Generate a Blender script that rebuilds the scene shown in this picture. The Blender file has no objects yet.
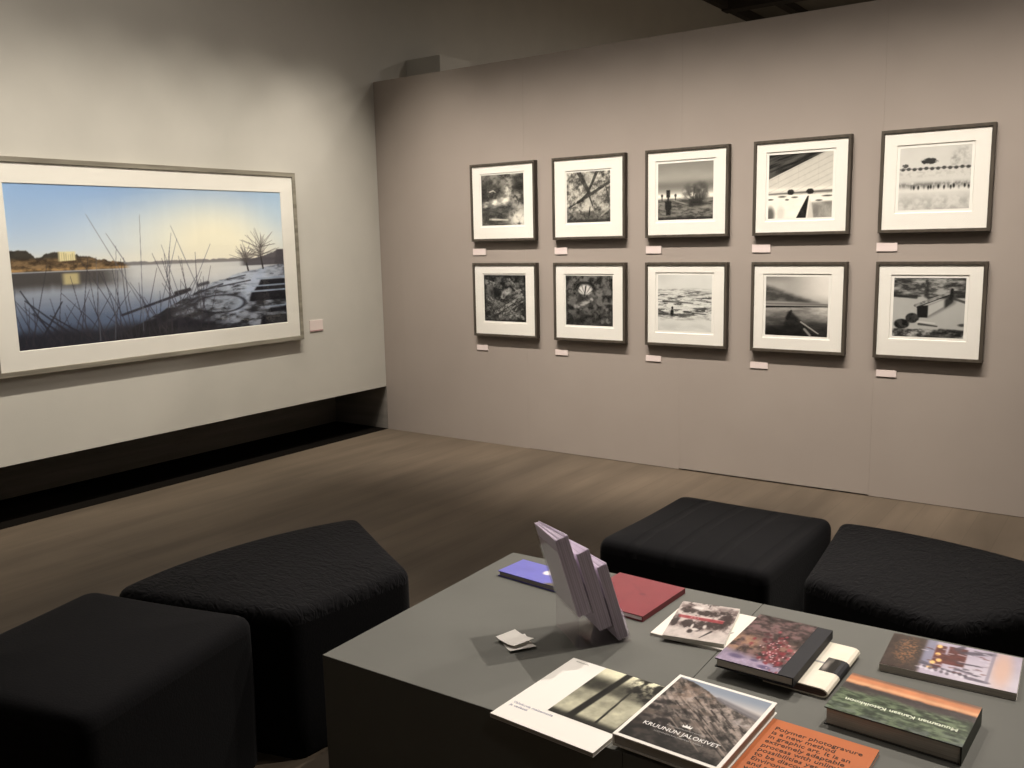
import bpy, bmesh, math, random
import numpy as np
from mathutils import Matrix, Vector
random.seed(7)
PI = math.pi
C = bpy.context.scene.collection
R = math.radians

# ------------------------------------------------------------------ helpers
def lin(c):
    return tuple((v/12.92 if v <= .04045 else ((v+.055)/1.055)**2.4) for v in c)

def hexc(r, g, b):
    return lin((r/255, g/255, b/255))

def new_mat(name, col=(.5, .5, .5), rough=.6, spec=.3, metal=0.0):
    m = bpy.data.materials.new(name); m.use_nodes = True
    b = m.node_tree.nodes['Principled BSDF']
    b.inputs['Base Color'].default_value = (*col, 1)
    b.inputs['Roughness'].default_value = rough
    b.inputs['Specular IOR Level'].default_value = spec
    b.inputs['Metallic'].default_value = metal
    return m

def noise_mat(name, c1, c2, scale=(8, 8, 8), rough=.6, spec=.3, bump=0.0, detail=6.0, bump_scale=None, lo=.35, hi=.65):
    m = new_mat(name, c1, rough, spec)
    nt = m.node_tree; N = nt.nodes; L = nt.links; b = N['Principled BSDF']
    tc = N.new('ShaderNodeTexCoord'); mp = N.new('ShaderNodeMapping'); mp.inputs['Scale'].default_value = scale
    nz = N.new('ShaderNodeTexNoise'); nz.inputs['Scale'].default_value = 1.0; nz.inputs['Detail'].default_value = detail
    rp = N.new('ShaderNodeValToRGB')
    rp.color_ramp.elements[0].position = lo; rp.color_ramp.elements[0].color = (*c1, 1)
    rp.color_ramp.elements[1].position = hi; rp.color_ramp.elements[1].color = (*c2, 1)
    L.new(tc.outputs['Object'], mp.inputs['Vector']); L.new(mp.outputs['Vector'], nz.inputs['Vector'])
    L.new(nz.outputs['Fac'], rp.inputs['Fac']); L.new(rp.outputs['Color'], b.inputs['Base Color'])
    if bump:
        n2 = N.new('ShaderNodeTexNoise'); n2.inputs['Scale'].default_value = bump_scale or 60; n2.inputs['Detail'].default_value = 5
        bp = N.new('ShaderNodeBump'); bp.inputs['Strength'].default_value = bump; bp.inputs['Distance'].default_value = .004
        L.new(tc.outputs['Object'], n2.inputs['Vector']); L.new(n2.outputs['Fac'], bp.inputs['Height'])
        L.new(bp.outputs['Normal'], b.inputs['Normal'])
    return m

def ink_mat(name, rough=.5, spec=.3):
    m = new_mat(name, (.5, .5, .5), rough, spec)
    a = m.node_tree.nodes.new('ShaderNodeAttribute'); a.attribute_name = 'ink'
    m.node_tree.links.new(a.outputs['Color'], m.node_tree.nodes['Principled BSDF'].inputs['Base Color'])
    return m

def clear_mat(name, tint, f0, rough, gl=1.0):
    """clear sheet: light passes straight through, the surface mirrors a little, more at grazing angles"""
    m = bpy.data.materials.new(name); m.use_nodes = True
    nt = m.node_tree; N = nt.nodes; L = nt.links
    N.remove(N['Principled BSDF'])
    t = N.new('ShaderNodeBsdfTransparent'); t.inputs['Color'].default_value = (*tint, 1)
    g = N.new('ShaderNodeBsdfGlossy'); g.inputs['Roughness'].default_value = rough
    g.inputs['Color'].default_value = (gl, gl, gl, 1)
    lw = N.new('ShaderNodeLayerWeight'); lw.inputs['Blend'].default_value = .5
    pw = N.new('ShaderNodeMath'); pw.operation = 'POWER'; pw.inputs[1].default_value = 4.0
    f = N.new('ShaderNodeMath'); f.operation = 'MULTIPLY_ADD'; f.inputs[1].default_value = .6; f.inputs[2].default_value = f0
    L.new(lw.outputs['Facing'], pw.inputs[0]); L.new(pw.outputs[0], f.inputs[0])
    mx = N.new('ShaderNodeMixShader')
    L.new(f.outputs[0], mx.inputs['Fac']); L.new(t.outputs['BSDF'], mx.inputs[1]); L.new(g.outputs['BSDF'], mx.inputs[2])
    L.new(mx.outputs['Shader'], N['Material Output'].inputs['Surface'])
    return m

class MB:
    def __init__(self): self.v = []; self.f = []
    def add(self, vs, fs):
        o = len(self.v); self.v += [tuple(p) for p in vs]; self.f += [tuple(i+o for i in q) for q in fs]; return self
    def box(self, x0, x1, y0, y1, z0, z1, tf=None):
        vs = [(x0,y0,z0),(x1,y0,z0),(x1,y1,z0),(x0,y1,z0),(x0,y0,z1),(x1,y0,z1),(x1,y1,z1),(x0,y1,z1)]
        if tf: vs = [tf(*p) for p in vs]
        return self.add(vs, [(3,2,1,0),(4,5,6,7),(0,1,5,4),(1,2,6,5),(2,3,7,6),(3,0,4,7)])
    def rect_ring(self, x0, x1, z0, z1, profile):
        """sweep a closed profile of (inset, y) round a rectangle in XZ with mitred corners"""
        n = len(profile); vs = []
        for ins, y in profile:
            vs += [(x0+ins, y, z0+ins), (x1-ins, y, z0+ins), (x1-ins, y, z1-ins), (x0+ins, y, z1-ins)]
        fs = []
        for i in range(n):
            j = (i+1) % n
            for k in range(4):
                l = (k+1) % 4
                fs.append((i*4+k, i*4+l, j*4+l, j*4+k))
        return self.add(vs, fs)
    def prism(self, pts, z0, z1):
        n = len(pts)
        vs = [(x, y, z0) for x, y in pts] + [(x, y, z1) for x, y in pts]
        fs = [tuple(range(n-1, -1, -1)), tuple(range(n, 2*n))] + [(i, (i+1) % n, n+(i+1) % n, n+i) for i in range(n)]
        return self.add(vs, fs)
    def build(self, name, mat, parent=None, bevel=0.0, seg=2, smooth=False):
        me = bpy.data.meshes.new(name); me.from_pydata(self.v, [], self.f)
        bm = bmesh.new(); bm.from_mesh(me)
        bmesh.ops.recalc_face_normals(bm, faces=bm.faces)
        if bevel:
            bmesh.ops.bevel(bm, geom=[e for e in bm.edges if len(e.link_faces) == 2 and e.calc_face_angle(0) > .5], offset=bevel, segments=seg, affect='EDGES', profile=.5)
        if smooth:
            for f in bm.faces: f.smooth = True
        bm.to_mesh(me); bm.free()
        me.materials.append(mat)
        o = bpy.data.objects.new(name, me); C.objects.link(o)
        if parent: o.parent = parent
        return o

def tag(o, label, cat, group=None, kind=None):
    o['label'] = label; o['category'] = cat
    if group: o['group'] = group
    if kind: o['kind'] = kind
    return o

def thing(name, label, cat, loc=(0, 0, 0), rotz=0.0, group=None):
    o = bpy.data.objects.new(name, None); C.objects.link(o); o.empty_display_size = .05
    o.location = loc; o.rotation_euler = (0, 0, rotz)
    return tag(o, label, cat, group)

def struct(o, label, cat):
    o['kind'] = 'structure'; o['label'] = label; o['category'] = cat; return o

def ink_grid(name, w, h, art, nx, ny, mat, parent, loc=(0, 0, 0), plane='XY'):
    """a printed sheet: a fine grid whose points carry the printed colours"""
    u = np.linspace(0, 1, nx+1); v = np.linspace(0, 1, ny+1)
    U, V = np.meshgrid(u, v)
    col = np.clip(art(U, V), 0, 1)
    col = np.where(col <= .04045, col/12.92, ((col+.055)/1.055)**2.4)
    X = (U.ravel()-.5)*w; Y = (V.ravel()-.5)*h; Z = np.zeros_like(X)
    co = np.stack([X, Y, Z], 1) if plane == 'XY' else np.stack([X, Z, Y], 1)
    i = (np.arange(ny)[:, None]*(nx+1)+np.arange(nx)[None, :]).ravel()
    F = np.stack([i, i+1, i+nx+2, i+nx+1], 1)
    me = bpy.data.meshes.new(name); me.from_pydata(co.tolist(), [], F.tolist())
    ca = me.color_attributes.new('ink', 'FLOAT_COLOR', 'POINT')
    rgba = np.ones((co.shape[0], 4), np.float32); rgba[:, :3] = col.reshape(-1, 3)
    ca.data.foreach_set('color', rgba.ravel())
    me.materials.append(mat)
    o = bpy.data.objects.new(name, me); C.objects.link(o); o.parent = parent; o.location = loc
    return o

def lettering(name, body, size, mat, parent, loc, rotz=0.0, align='LEFT', bold=0.0, xscale=1.0, spacing=1.0, line=1.0, shear=0.0, tall=1.0):
    cu = bpy.data.curves.new(name, 'FONT'); cu.body = body; cu.size = size; cu.align_x = align
    cu.offset = bold; cu.space_character = spacing; cu.space_line = line; cu.shear = shear
    cu.extrude = .00012; cu.resolution_u = 3
    t = bpy.data.objects.new(name+'_tmp', cu); C.objects.link(t)
    dg = bpy.context.evaluated_depsgraph_get(); dg.update()
    me = bpy.data.meshes.new_from_object(t.evaluated_get(dg))
    bpy.data.objects.remove(t); bpy.data.curves.remove(cu)
    me.name = name; me.materials.clear(); me.materials.append(mat)
    me.transform(Matrix.Diagonal((xscale, tall, 1, 1)))
    o = bpy.data.objects.new(name, me); C.objects.link(o); o.parent = parent
    o.location = loc; o.rotation_euler = (0, 0, rotz)
    return o

# ------------------------------------------------------------------ printing helpers (numpy)
def vnoise(x, y, seed):
    rs = np.random.RandomState(seed); T = rs.rand(128, 128)
    xi = np.floor(x).astype(int); yi = np.floor(y).astype(int)
    fx = x-xi; fy = y-yi; fx = fx*fx*(3-2*fx); fy = fy*fy*(3-2*fy)
    a = T[yi % 128, xi % 128]; b = T[yi % 128, (xi+1) % 128]; c = T[(yi+1) % 128, xi % 128]; d = T[(yi+1) % 128, (xi+1) % 128]
    return (a*(1-fx)+b*fx)*(1-fy)+(c*(1-fx)+d*fx)*fy
def fbm(x, y, seed, octs=6):
    s = 0; a = .5; t = 0
    for i in range(octs):
        s = s+a*vnoise(x*2**i+17*i, y*2**i+5*i, seed+i); t += a; a *= .62
    return s/t
def ss(e0, e1, x):
    t = np.clip((x-e0)/(e1-e0), 0, 1); return t*t*(3-2*t)
def mixc(base, col, m):
    col = np.asarray(col, float)
    if col.ndim == 2: col = col[..., None]*np.ones(3)
    return base*(1-m[..., None])+col*m[..., None]
def grey(g): return np.repeat(g[..., None], 3, 2)
def seg(U, V, x0, y0, x1, y1, w0, w1=None, soft=.5, asp=1.0):
    if w1 is None: w1 = w0
    dx, dy = (x1-x0)*asp, y1-y0
    t = np.clip(((U-x0)*asp*dx+(V-y0)*dy)/(dx*dx+dy*dy+1e-12), 0, 1)
    d = np.hypot((U-x0)*asp-t*dx, V-y0-t*dy); w = w0+(w1-w0)*t
    return 1-ss(w*(1-soft), w*(1+soft), d)
def ell(U, V, cx, cy, rx, ry, soft=.3):
    d = np.hypot((U-cx)/rx, (V-cy)/ry); return 1-ss(1-soft, 1+soft, d)
def poly(U, V, pts, soft=.01):
    """soft mask of a convex polygon given counter-clockwise"""
    m = np.ones_like(U); n = len(pts)
    for i in range(n):
        (x0, y0), (x1, y1) = pts[i], pts[(i+1) % n]
        l = math.hypot(x1-x0, y1-y0)
        d = ((x1-x0)*(V-y0)-(y1-y0)*(U-x0))/l
        m = m*ss(-soft, soft, d)
    return m
def sepia(g, t=(1.02, 1.0, .955)):
    return np.clip(grey(g)*np.array(t), 0, 1)

# ------------------------------------------------------------------ the ten monochrome prints
def tx(x, y, seed, lo=.3, hi=.7): return ss(lo, hi, fbm(x, y, seed))
def put(g, v, m): return g*(1-m)+np.asarray(v)*m
def art_storm(U, V):
    n = tx(U*6, V*7, 1)
    g = .12+.38*n
    sw = np.exp(-(((U-(.60+.25*(V-.5)))/.16)**2))*ss(.3, .5, V); g = g+.42*sw*tx(U*7+V*3, V*6-U*2, 3)
    g = put(g, .10+.12*n, .75*ell(U, V, .90, .82, .16, .2, .5)); g = put(g, .12+.15*n, .7*ell(U, V, .12, .74, .16, .2, .5)); g = put(g, .14+.2*n, .6*ell(U, V, .42, .70, .13, .12, .5))
    surf = seg(U, V, -.02, .40, .62, .50, .05, .06, .6)*(.35+.65*tx(U*9, V*14, 5)); g = put(g, .93, surf)
    g = put(g, .85, .75*ell(U, V, .86, .50, .2, .13, .8)*tx(U*10, V*9, 6, .35, .65))
    low = ss(.37, .33, V+.03*np.sin(U*9)); g = put(g, .16+.20*tx(U*9, V*26, 8), low)
    g = put(g, .88, .85*seg(U, V, .2, .125, .62, .10, .02, .012, .6)*tx(U*14, V*10, 11, .2, .5))
    g = put(g, .86, ell(U, V, .90, .12, .26, .20, .7)*tx(U*9, V*10, 9, .2, .6)); g = put(g, .75, .8*ell(U, V, .92, .27, .08, .06, .6)*tx(U*12, V*12, 10))
    g = put(g, .80, .9*seg(U, V, .2, .665, .28, .69, .012, .012, .6)); g = put(g, .72, .9*seg(U, V, .28, .69, .34, .655, .012, .008, .6))
    return sepia(g)
def art_trunks(U, V):
    g = .26+.48*tx(U*12, V*12, 21)+.14*(tx(U*34, V*34, 23)-.5)
    g = put(g, .80, .6*ell(U, V, .5, .84, .09, .2, .7)); g = put(g, .84, .75*ell(U, V, .5, .34, .09, .22, .6)); g = put(g, .66, .5*ell(U, V, .78, .5, .12, .2, .7)*tx(U*9, V*9, 22))
    g = put(g, .12+.30*tx(U*16, V*16, 25), ss(.26, .16, V+.08*(fbm(U*6, V*3, 26)-.5))*.8)
    g = put(g, .16, ss(.07, .04, V)*.8)
    for a in [(.27, 1.02, .52, .58, .05), (.73, 1.04, .5, .6, .032), (.26, .40, 1.04, .80, .032), (.5, .58, .6, .33, .018), (.34, .44, .5, .58, .03), (.05, .3, .3, .42, .015), (.9, .7, .98, .4, .012)]:
        g = put(g, .11+.16*tx(U*24, V*24, 27), .93*seg(U, V, *a[:4], a[4], a[4]*.8, .3))
    g = put(g, .08, seg(U, V, .52, .14, .54, .30, .016, .010)); g = put(g, .62, .8*seg(U, V, .8, .13, 1, .27, .018))
    return sepia(g)
def art_tower(U, V):
    g = .66-.14*ss(.62, 1, V)-.20*np.exp(-((V-.60)/.09)**2)+.05*(fbm(U*3, V*12, 31)-.5)
    g = g+.30*np.exp(-((V-.42)/.05)**2)
    g = put(g, .24+.26*tx(U*10, V*34, 33), ss(.375+.012*np.sin(U*7), .355, V))
    g = put(g, .10, .75*ss(.07, .02, V)*tx(U*8, V*10, 32, .2, .5)); g = put(g, .66, .6*seg(U, V, .3, .34, .56, .26, .010, .014))
    g = put(g, .62, .5*ell(U, V, .84, .22, .12, .03, .6))
    rs = np.random.RandomState(4)
    g = put(g, .30, .75*ell(U, V, .62, .46, .16, .17, .35)*tx(U*16, V*16, 35, .3, .55)); g = put(g, .28, .8*ell(U, V, .79, .47, .13, .18, .35)*tx(U*16, V*16, 36, .3, .55))
    for k in range(70):
        an = R(rs.uniform(15, 165)); l = rs.uniform(.12, .32); x0 = rs.uniform(.6, .8)
        g = put(g, .17, .5*seg(U, V, x0, .28, x0+l*math.cos(an)*.7, .28+l*math.sin(an), .006, .003, .6))
    g = put(g, .14, .7*ell(U, V, .70, .27, .16, .05, .5))
    for x0, x1, y0, y1 in [(.155, .225, .40, .53), (.175, .205, .33, .42), (.13, .25, .19, .33), (.15, .235, .08, .2)]:
        g = put(g, .11, .95*poly(U, V, [(x0, y0), (x1, y0), (x1, y1), (x0, y1)], .012))
    for x in (.075, .325):
        g = put(g, .2, .9*np.maximum(seg(U, V, x, .35, x, .42, .010), ell(U, V, x, .43, .022, .03)))
    return sepia(g)
def art_bridge(U, V):
    g = .84-.10*V+.05*(fbm(U*14, V*14, 41)-.5)
    g = g-.07*(np.abs(((V-.45*U)*11) % 1-.5) < .07)-.05*(np.abs((U*3.2) % 1-.5) < .012)*ss(.5, .55, V)
    g = put(g, .09+.22*tx(U*3, (V-.3*U)*30, 43), ss(-.006, .006, V-(.62+.40*U/.92)))
    g = g+.10*np.exp(-((V-.45)/.035)**2)
    g = put(g, .40, .9*seg(U, V, 0, .385, 1, .405, .010, .02))
    for x in (.36, .66):
        g = put(g, .10, .9*ss(.3, .6, ell(U, V, x, .405, .055, .042, .8)*(.3+1.3*fbm(U*34, V*34, 44))))
    g = put(g, .93+.10*(fbm(U*5, V*12, 45)-.5), ss(.365, .357, V))
    for a in [(.03, .3, .05), (.3, .29, .03), (.42, .325, .05), (.22, .34, .06), (.93, .33, .08), (.8, .265, .05)]:
        g = put(g, .22, .85*ell(U, V, a[0], a[1], a[2], .013, .5))
    g = put(g, .09+.08*tx(U*20, V*20, 46), poly(U, V, [(.44, -.02), (.60, -.02), (.645, .34), (.622, .34)], .008))
    g = put(g, .36+.25*tx(U*4, V*3, 47), poly(U, V, [(.72, -.02), (1.02, -.02), (1.02, .25), (.68, .24)], .02)*.8); g = put(g, .72, .6*poly(U, V, [(.62, -.02), (.72, -.02), (.68, .24), (.66, .3)], .02))
    g = put(g, .25, .8*ell(U, V, .03, .06, .07, .12, .5)); g = put(g, .7, .4*ell(U, V, .2, .08, .06, .12, .6))
    return sepia(g, (1.02, 1, .96))
def art_race(U, V):
    g = .80+.05*(fbm(U*4, V*4, 51)-.5)
    for a in [(.42, .775, .13, .055, .85), (.08, .715, .05, .035, .7), (.90, .83, .15, .14, .35), (.77, .76, .05, .08, .45)]:
        g = put(g, .10, a[4]*ss(.35, .6, ell(U, V, *a[:4], .7)*(.25+fbm(U*34, V*34, 53)))) if a[4] > .6 else put(g, .45, a[4]*ell(U, V, *a[:4], .5)*tx(U*30, V*30, 54))
    for i in range(12):
        g = put(g, .15, .9*ell(U, V, .05+i*.083, .655+.005*math.sin(i*2), .03, .025, .4)*tx(U*40, V*40, 56, .1, .4))
    g = put(g, .35, .7*np.exp(-((V-.66)/.010)**2))
    g = put(g, .6, .35*tx(U*26, V*26, 58, .45, .7)*ss(.5, .54, V)*ss(.63, .6, V))
    g = put(g, .38, np.exp(-((V-.40)/.04)**2)*tx(U*26, V*14, 55, .2, .6)*.75)
    for i in range(15):
        g = put(g, .10, .9*(.4+.6*(i % 3 > 0))*ell(U, V, .18+i*.056+.02*math.sin(i*5), .355+.02*math.sin(i*3.1), .015, .034, .45))
    g = put(g, .56, ss(.3, .1, V)*.6*tx(U*9, V*9, 57)); g = put(g, .9, .4*ss(.26, .3, V)*ss(.36, .32, V))
    return sepia(g, (1.01, 1, .98))
def art_logs(U, V):
    g = .07+.33*tx(U*11, V*11, 61)
    for i, a in enumerate([(.28, .18, .85, .50, .05), (.36, .12, .92, .44, .02), (.45, .55, .62, .7, .06), (.05, .85, .4, .75, .06), (.6, .9, .98, .5, .045), (.55, .25, .95, .08, .045), (.1, .5, .35, .4, .05), (.3, .06, .6, .2, .03), (.7, .62, .95, .72, .03), (.62, .1, .8, .3, .02)]):
        g = put(g, .24+.42*tx(U*30, V*30, 63+i), .82*seg(U, V, *a[:4], a[4], a[4]*.8, .25))
    g = put(g, .74, .75*ell(U, V, .55, .64, .09, .06, .6)*tx(U*20, V*20, 62, .2, .5)); g = put(g, .6, .8*ell(U, V, .82, .55, .09, .045, .4)*tx(U*24, V*24, 69, .2, .5))
    g = put(g, .40, .6*ell(U, V, .16, .68, .14, .12, .6)*tx(U*8, V*8, 70)); g = put(g, .05, .8*ell(U, V, .33, .6, .09, .07, .5))
    g = put(g, .06, .9*seg(U, V, .27, .13, .8, .445, .008)); g = put(g, .06, .8*seg(U, V, .3, .25, .8, .54, .006))
    edge = np.minimum(np.minimum(U, 1-U), np.minimum(V, 1-V)); g = g*(.4+.6*ss(0, .06, edge))
    return sepia(g, (1.0, 1, .99))
def art_arch(U, V):
    g = .07+.36*tx(U*11, V*11, 71)
    g = g*(1-.35*ss(.5, 0, V))
    an = np.arctan2(V-.60, U-.42)
    g = put(g, .86-.3*(np.sin(an*14) > .3), .95*ell(U, V, .42, .715, .15, .10, .25)*ss(.60, .63, V))
    r = np.hypot((U-.42)/.22, (V-.68)/.18); g = put(g, .03, .95*np.exp(-((r-1.0)/.13)**2)*ss(.68, .73, V))
    g = put(g, .05, .9*seg(U, V, .41, .6, .43, .78, .012))
    g = put(g, .72, .9*seg(U, V, .28, .40, .56, .52, .045, .035, .6)*tx(U*14, V*24, 75, .2, .6)); g = put(g, .35, .5*ell(U, V, .2, .48, .14, .1, .7))
    for a in [(.2, .38, .035, .6), (.85, .5, .045, .5), (.88, .33, .03, .55), (.9, .1, .05, .5), (.78, .08, .035, .45), (.1, .72, .08, .45), (.12, .86, .06, .4), (.72, .66, .08, .5), (.86, .72, .07, .4), (.68, .8, .05, .45), (.6, .3, .05, .25), (.35, .2, .06, .2)]:
        g = put(g, a[3], .85*ell(U, V, a[0], a[1], a[2], a[2]*1.1, .5)*tx(U*26, V*26, 77, .2, .6))
    return sepia(g, (1.0, .99, .98))
def art_water(U, V):
    g = .84+.04*(fbm(U*4, V*8, 81)-.5)-.06*ss(.75, 1, V)*ss(.5, 0, U)
    band = ss(.80, .62, V)*ss(.16, .28, V)
    g = put(g, .26, band*.85*ss(.54, .68, fbm(U*3.0+V*2, V*20, 83))); g = put(g, .20, band*.85*ss(.56, .68, fbm(U*6-V*3, V*34, 85)))
    g = put(g, .45, .5*band*ss(.5, .7, fbm(U*9, V*60, 86)))
    g = put(g, .22, .8*seg(U, V, -.02, .30, .5, .27, .020, .008, .8)*tx(U*8, V*20, 87)); g = put(g, .25, .8*seg(U, V, .1, .53, .66, .50, .018, .010, .8)); g = put(g, .35, .7*seg(U, V, .4, .6, .95, .68, .022, .012, .8)*tx(U*6, V*14, 88))
    g = put(g, .92, .8*seg(U, V, .5, .46, .85, .46, .02, .012, .8)); g = put(g, .22, .75*seg(U, V, .5, .34, .9, .31, .016, .008, .8))
    g = put(g, .08, np.maximum(ell(U, V, .27, .325, .032, .06), ell(U, V, .275, .41, .020, .028)))
    g = put(g, .72, .5*ss(.18, .06, V)*tx(U*4, V*8, 89))
    return sepia(g, (1.0, 1, .985))
def art_shore(U, V):
    g = .66+.22*ss(.35, 1, U)*ss(.5, .75, V)+.07*(fbm(U*4, V*6, 91)-.5)-.14*ss(.86, 1, V)*ss(.7, 0, U)
    cl = ss(.0, .10, (.90-.34*U)-V+.05*(fbm(U*7, V*9, 92)-.5))*ss(.53, .58, V)*ss(1.0, .80, U+.1*(V-.5)); g = put(g, .20+.20*tx(U*4, V*12, 93), cl*.9)
    g = put(g, .70, .6*np.exp(-((V-.565)/.018)**2)*ss(.95, .3, U)); g = put(g, .30, .6*ss(.5, .54, V)*ss(.56, .54, V))
    low = ss(.49, .475, V); g = put(g, .10+.44*ss(0, .5, V)+.22*ss(.55, 1, U)*ss(.15, .42, V)+.14*(tx(U*5, V*14, 95)-.5), low)
    g = put(g, .07, seg(U, V, 0, .485, 1, .505, .016, .007)); g = put(g, .62, .6*seg(U, V, .0, .45, .6, .455, .018, .01, .8))
    g = put(g, .06+.08*tx(U*20, V*20, 96), poly(U, V, [(.26, -.02), (.86, -.02), (.44, .40), (.37, .42)], .03)*.85); g = put(g, .06, .7*seg(U, V, .36, .3, .42, .42, .03, .02))
    g = put(g, .72, .8*seg(U, V, .58, .24, .86, .05, .012, .008, .6)); g = put(g, .60, .8*seg(U, V, .64, .12, .73, .02, .02, .018, .6)); g = put(g, .07, .7*ss(.12, 0, V)*ss(.5, .1, U))
    return sepia(g, (1.015, .995, .97))
def art_beam(U, V):
    g = .68+.05*(fbm(U*4, V*4, 101)-.5)
    g = put(g, .18+.46*tx(U*6, V*16, 105), ss(.66, .69, V+.05*(fbm(U*6, V*2, 103)-.5)))
    g = put(g, .72, .5*seg(U, V, .02, .80, .34, .74, .035, .03, .6)*tx(U*9, V*20, 104)); g = put(g, .12, .8*seg(U, V, .0, .70, .32, .67, .018, .025, .6))
    g = put(g, .12, .75*seg(U, V, .47, .7, .47, .95, .035, .02, .7)*tx(U*20, V*20, 106, .2, .5)); g = put(g, .14, .8*seg(U, V, .5, .665, 1, .70, .025, .025, .6))
    g = put(g, .34, poly(U, V, [(.5, .32), (.88, .58), (.88, .74), (.42, .5)], .03)*.55); g = put(g, .74, .85*poly(U, V, [(.5, .36), (.71, .52), (.71, .64), (.5, .53)], .015))
    g = put(g, .10, poly(U, V, [(.35, .33), (.495, .33), (.495, .54), (.34, .53)], .012)); g = put(g, .10, .8*poly(U, V, [(.73, .5), (.84, .6), (.84, .72), (.73, .64)], .02))
    g = put(g, .50+.2*(tx(U*30, V*30, 108)-.5), seg(U, V, .32, .535, .82, .765, .026, .016, .2)); g = put(g, .12, seg(U, V, .34, .505, .82, .735, .008, .006)); g = put(g, .10, seg(U, V, .81, .66, .82, .81, .026, .02)); g = put(g, .2, .8*seg(U, V, .84, .66, 1, .6, .02, .02))
    for a in [(.28, .32, .095, .085), (.13, .215, .11, .085)]:
        g = put(g, .07+.18*tx(U*18, V*18, 107), ell(U, V, *a, .15))
    g = put(g, .24, .9*seg(U, V, .38, .22, .63, .19, .020, .012)); g = put(g, .82, .6*seg(U, V, .36, .26, .6, .24, .018, .01)); g = put(g, .15, .8*ell(U, V, .98, .22, .06, .025, .5))
    g = put(g, .16+.50*tx(U*10, V*14, 111), ss(.15, .12, V+.05*(fbm(U*7, V*1, 109)-.5))); g = put(g, .08+.28*tx(U*16, V*26, 113), poly(U, V, [(.6, .02), (.98, .02), (1.02, .13), (.66, .15)], .02))
    return sepia(g, (1.0, .998, .985))

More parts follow.
